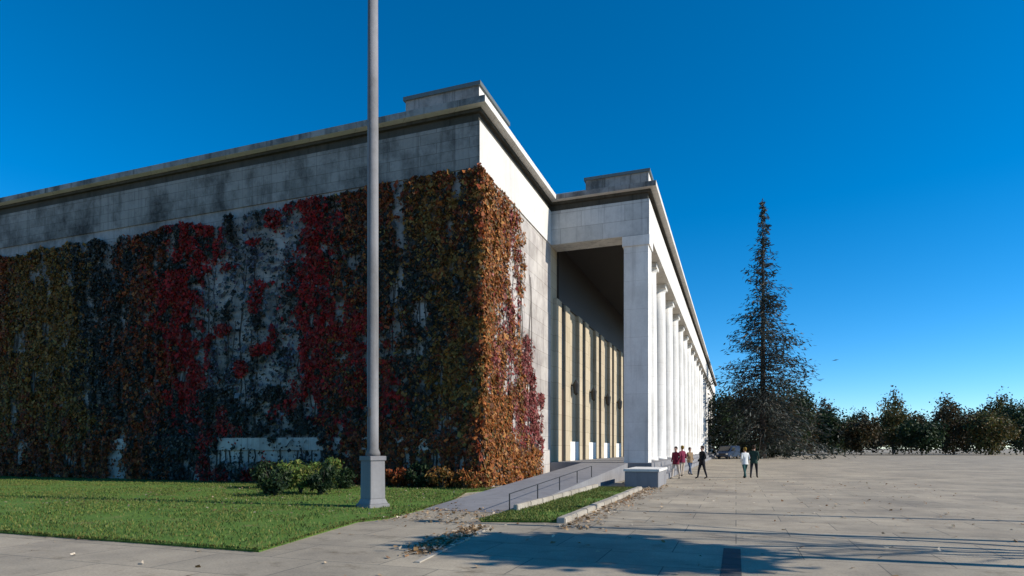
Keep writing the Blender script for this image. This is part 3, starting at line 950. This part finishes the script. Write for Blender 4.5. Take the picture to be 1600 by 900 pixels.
def person(x, y, rot, h, top, legs, hair, label, stride=.12, group=None, seed=0):
    """one continuous skinned body, hands in the coat pockets, feet on the ground"""
    k = h / 1.75
    s = stride
    J_ = {'pel': (0, 0, .95, .15, .115), 'waist': (0, .0, 1.10, .14, .105), 'chest': (0, .01, 1.32, .175, .12), 'neckb': (0, -.01, 1.45, .085, .075), 'neck': (0, 0, 1.53, .055, .055),
          'jaw': (0, .015, 1.60, .07, .075), 'head': (0, .01, 1.66, .078, .095), 'crown': (0, 0, 1.735, .055, .065)}
    E_ = [('pel', 'waist'), ('waist', 'chest'), ('chest', 'neckb'), ('neckb', 'neck'), ('neck', 'jaw'), ('jaw', 'head'), ('head', 'crown')]
    for sd_, sg in (('l', -1), ('r', 1)):
        f = s * sg
        J_['hip' + sd_] = (.10 * sg, 0, .88, .105, .11); J_['knee' + sd_] = (.11 * sg, f * .55 + .02, .49, .062, .065); J_['ank' + sd_] = (.11 * sg, f - (.03 if f < 0 else 0), .09, .042, .045)
        J_['toe' + sd_] = (.125 * sg, f + .15, .035, .042, .03)
        J_['sho' + sd_] = (.185 * sg, 0, 1.42, .065, .065); J_['elb' + sd_] = (.248 * sg, -.07, 1.14, .048, .048); J_['wri' + sd_] = (.20 * sg, .11, .98, .038, .036); J_['han' + sd_] = (.155 * sg, .13, .93, .04, .03)
        E_ += [('pel', 'hip' + sd_), ('hip' + sd_, 'knee' + sd_), ('knee' + sd_, 'ank' + sd_), ('ank' + sd_, 'toe' + sd_), ('chest', 'sho' + sd_), ('sho' + sd_, 'elb' + sd_), ('elb' + sd_, 'wri' + sd_), ('wri' + sd_, 'han' + sd_)]
    ks = list(J_)
    me = bpy.data.meshes.new('body_cage')
    me.from_pydata([tuple(c * k for c in J_[q][:3]) for q in ks], [(ks.index(a), ks.index(b_)) for a, b_ in E_], [])
    o = bpy.data.objects.new('body_cage', me); COL.objects.link(o)
    sm = o.modifiers.new('skin', 'SKIN'); o.modifiers.new('sub', 'SUBSURF').levels = 2
    for i, q in enumerate(ks):
        me.skin_vertices[0].data[i].radius = (J_[q][3] * k, J_[q][4] * k)
        me.skin_vertices[0].data[i].use_root = (q == 'pel')
    dg = bpy.context.evaluated_depsgraph_get()
    nm = bpy.data.meshes.new_from_object(o.evaluated_get(dg))
    bpy.data.objects.remove(o); bpy.data.meshes.remove(me)
    for m_ in (top, legs, 'skin', 'shoe'): nm.materials.append(CL_[m_])
    for p_ in nm.polygons:
        z = p_.center.z / k
        p_.material_index = 2 if z > 1.5 else 0 if z > .86 or (abs(p_.center.x) / k > .17 and z > .8) else 3 if z < .09 else 1
        p_.use_smooth = True
    r = bpy.data.objects.new('person', nm); COL.objects.link(r)
    zmin = min(v_.co.z for v_ in nm.vertices)
    nm.transform(Matrix.Translation((0, 0, -zmin)))
    r.location = (x, y, .004); r.rotation_euler = (0, 0, rot)
    tag(r, label, 'person', group)
    # hair cap, coat hem, nose
    bm = BM(); bmesh.ops.create_uvsphere(bm, u_segments=16, v_segments=12, radius=1)
    for v_ in bm.verts:
        c = v_.co
        drop = 1.55 if c.y < -.1 else 1.0
        c.x *= .092; c.y = c.y * .108 - .014; c.z = c.z * (.10 * (drop if c.z < 0 else 1)) + 1.70
    bmesh.ops.delete(bm, geom=[v_ for v_ in bm.verts if v_.co.y > .055 and v_.co.z < 1.72], context='VERTS')
    for v_ in bm.verts: v_.co = v_.co * k - Vector((0, 0, zmin))
    obj('hair', bm, CL_[hair]).parent = r
    bm = BM()
    rings = []
    for z, rx, ry in ((.80, .205, .16), (.95, .185, .145), (1.10, .165, .13), (1.2, .172, .132)):
        rings.append([bm.verts.new((rx * math.cos(2 * PI * q / 20) * k, ry * math.sin(2 * PI * q / 20) * k, z * k - zmin)) for q in range(20)])
    for a, b_ in zip(rings, rings[1:]):
        for q in range(20): bm.faces.new((a[q], a[(q + 1) % 20], b_[(q + 1) % 20], b_[q]))
    obj('coat', bm, CL_[top], smooth=True).parent = r
    bm = BM(); bmesh.ops.create_cone(bm, segments=6, radius1=.017 * k, radius2=.005 * k, depth=.04 * k, matrix=Matrix.Translation((0, .108 * k, 1.645 * k - zmin)) @ Matrix.Rotation(-PI / 2 - .3, 4, 'X'))
    obj('nose', bm, CL_['skin'], smooth=True).parent = r
    return r


ppl = [(1056, 748, 1.70, 'maroon', 'beige', 'hair', 2.7, .22, 'person in a maroon jacket and beige trousers by the museum steps'),
       (1066, 744, 1.76, 'wine', 'beige', 'fair', .9, .04, 'person with fair hair in a wine-red coat among the group by the museum steps'),
       (1078, 742, 1.66, 'tan', 'jeans', 'hair', 3.9, .24, 'person in a tan jacket and blue jeans by the museum steps'),
       (1097, 748, 1.74, 'black', 'dark', 'hair', 2.2, .20, 'person all in black at the right end of the group by the museum'),
       (1164, 747, 1.66, 'white', 'teal', 'fair', .5, .26, 'person in a white top walking on the sunny forecourt'),
       (1178, 747, 1.78, 'green', 'dark', 'hair', -.2, .28, 'person in a dark green jacket walking beside the one in white')]
for i, (px, py, h, tp, lg, hr, rt, stp, lb) in enumerate(ppl):
    g = G(px, py); person(g[0], g[1], rt, h, tp, lg, hr, lb, stp, 'people on the forecourt', i)

# ------------------------------------------------------------------ parked van at the far end
def van(x, y, rot, label):
    r = thing('parked_van', label, 'van', (x, y, 0)); r.rotation_euler = (0, 0, rot)
    paint = plain('blue-grey paint', (.02, .04, .085), .3, .2, .05, 3, .5)
    def add(nm, bm, mt, par, **k):
        o = obj(nm, bm, mt, None, **k); o.parent = par; return o
    bm = BM()
    prof = [(-2.4, .35), (2.2, .35), (2.4, .55), (2.38, .95), (1.75, 1.15), (1.05, 1.95), (-2.25, 2.0), (-2.42, 1.6)]
    a = [bm.verts.new((-.9, p_[0], p_[1])) for p_ in prof]; b_ = [bm.verts.new((.9, p_[0], p_[1])) for p_ in prof]
    bm.faces.new(a); bm.faces.new(b_[::-1])
    for i in range(len(prof)): bm.faces.new((a[i], b_[i], b_[(i + 1) % 8], a[(i + 1) % 8]))
    body = add('body', bm, paint, r, bevel=.06)
    bm = BM(); prism(bm, [(-.78, 0), (.78, 0), (.78, .01), (-.78, .01)], 0, 1.0)
    for v_ in bm.verts:
        t_ = v_.co.z; off = v_.co.y; v_.co.y = 1.75 - .70 * (.08 + .82 * t_) + .02 + off; v_.co.z = 1.15 + .8 * (.08 + .82 * t_) + .015
    add('windscreen', bm, M['glass'], r)
    for sx in (-1, 1):
        bm = BM(); box(bm, min(sx * .9, sx * .912), max(sx * .9, sx * .912), -.2, .95, 1.2, 1.75); add('side_window', bm, M['glass'], r)
        bm = BM(); box(bm, sx * .68 - .14, sx * .68 + .14, 2.36, 2.43, .68, .88); add('headlight', bm, M['column'], r, bevel=.02)
        bm = BM(); box(bm, sx * 1.0 - .09, sx * 1.0 + .09, 1.15, 1.25, 1.2, 1.42); add('wing_mirror', bm, M['iron'], r, bevel=.02)
        for yy in (-1.5, 1.5):
            bm = BM(); bmesh.ops.create_cone(bm, cap_ends=True, segments=24, radius1=.34, radius2=.34, depth=.22, matrix=Matrix.Translation((sx * .82, yy, .34)) @ Matrix.Rotation(PI / 2, 4, 'Y'))
            wl = add('wheel', bm, M['iron'], r)
            bm = BM(); bmesh.ops.create_cone(bm, cap_ends=True, segments=20, radius1=.2, radius2=.17, depth=.03, matrix=Matrix.Translation((sx * .94, yy, .34)) @ Matrix.Rotation(sx * PI / 2, 4, 'Y'))
            add('rim', bm, M['pole'], wl)
    bm = BM(); box(bm, -.45, .45, 2.385, 2.42, .6, .78); add('grille', bm, M['iron'], r)


q = cam2w((1138 - 800) / F * 92, 92)
van(q[0], q[1], PI - .35, 'dark blue van parked at the far end of the museum colonnade')
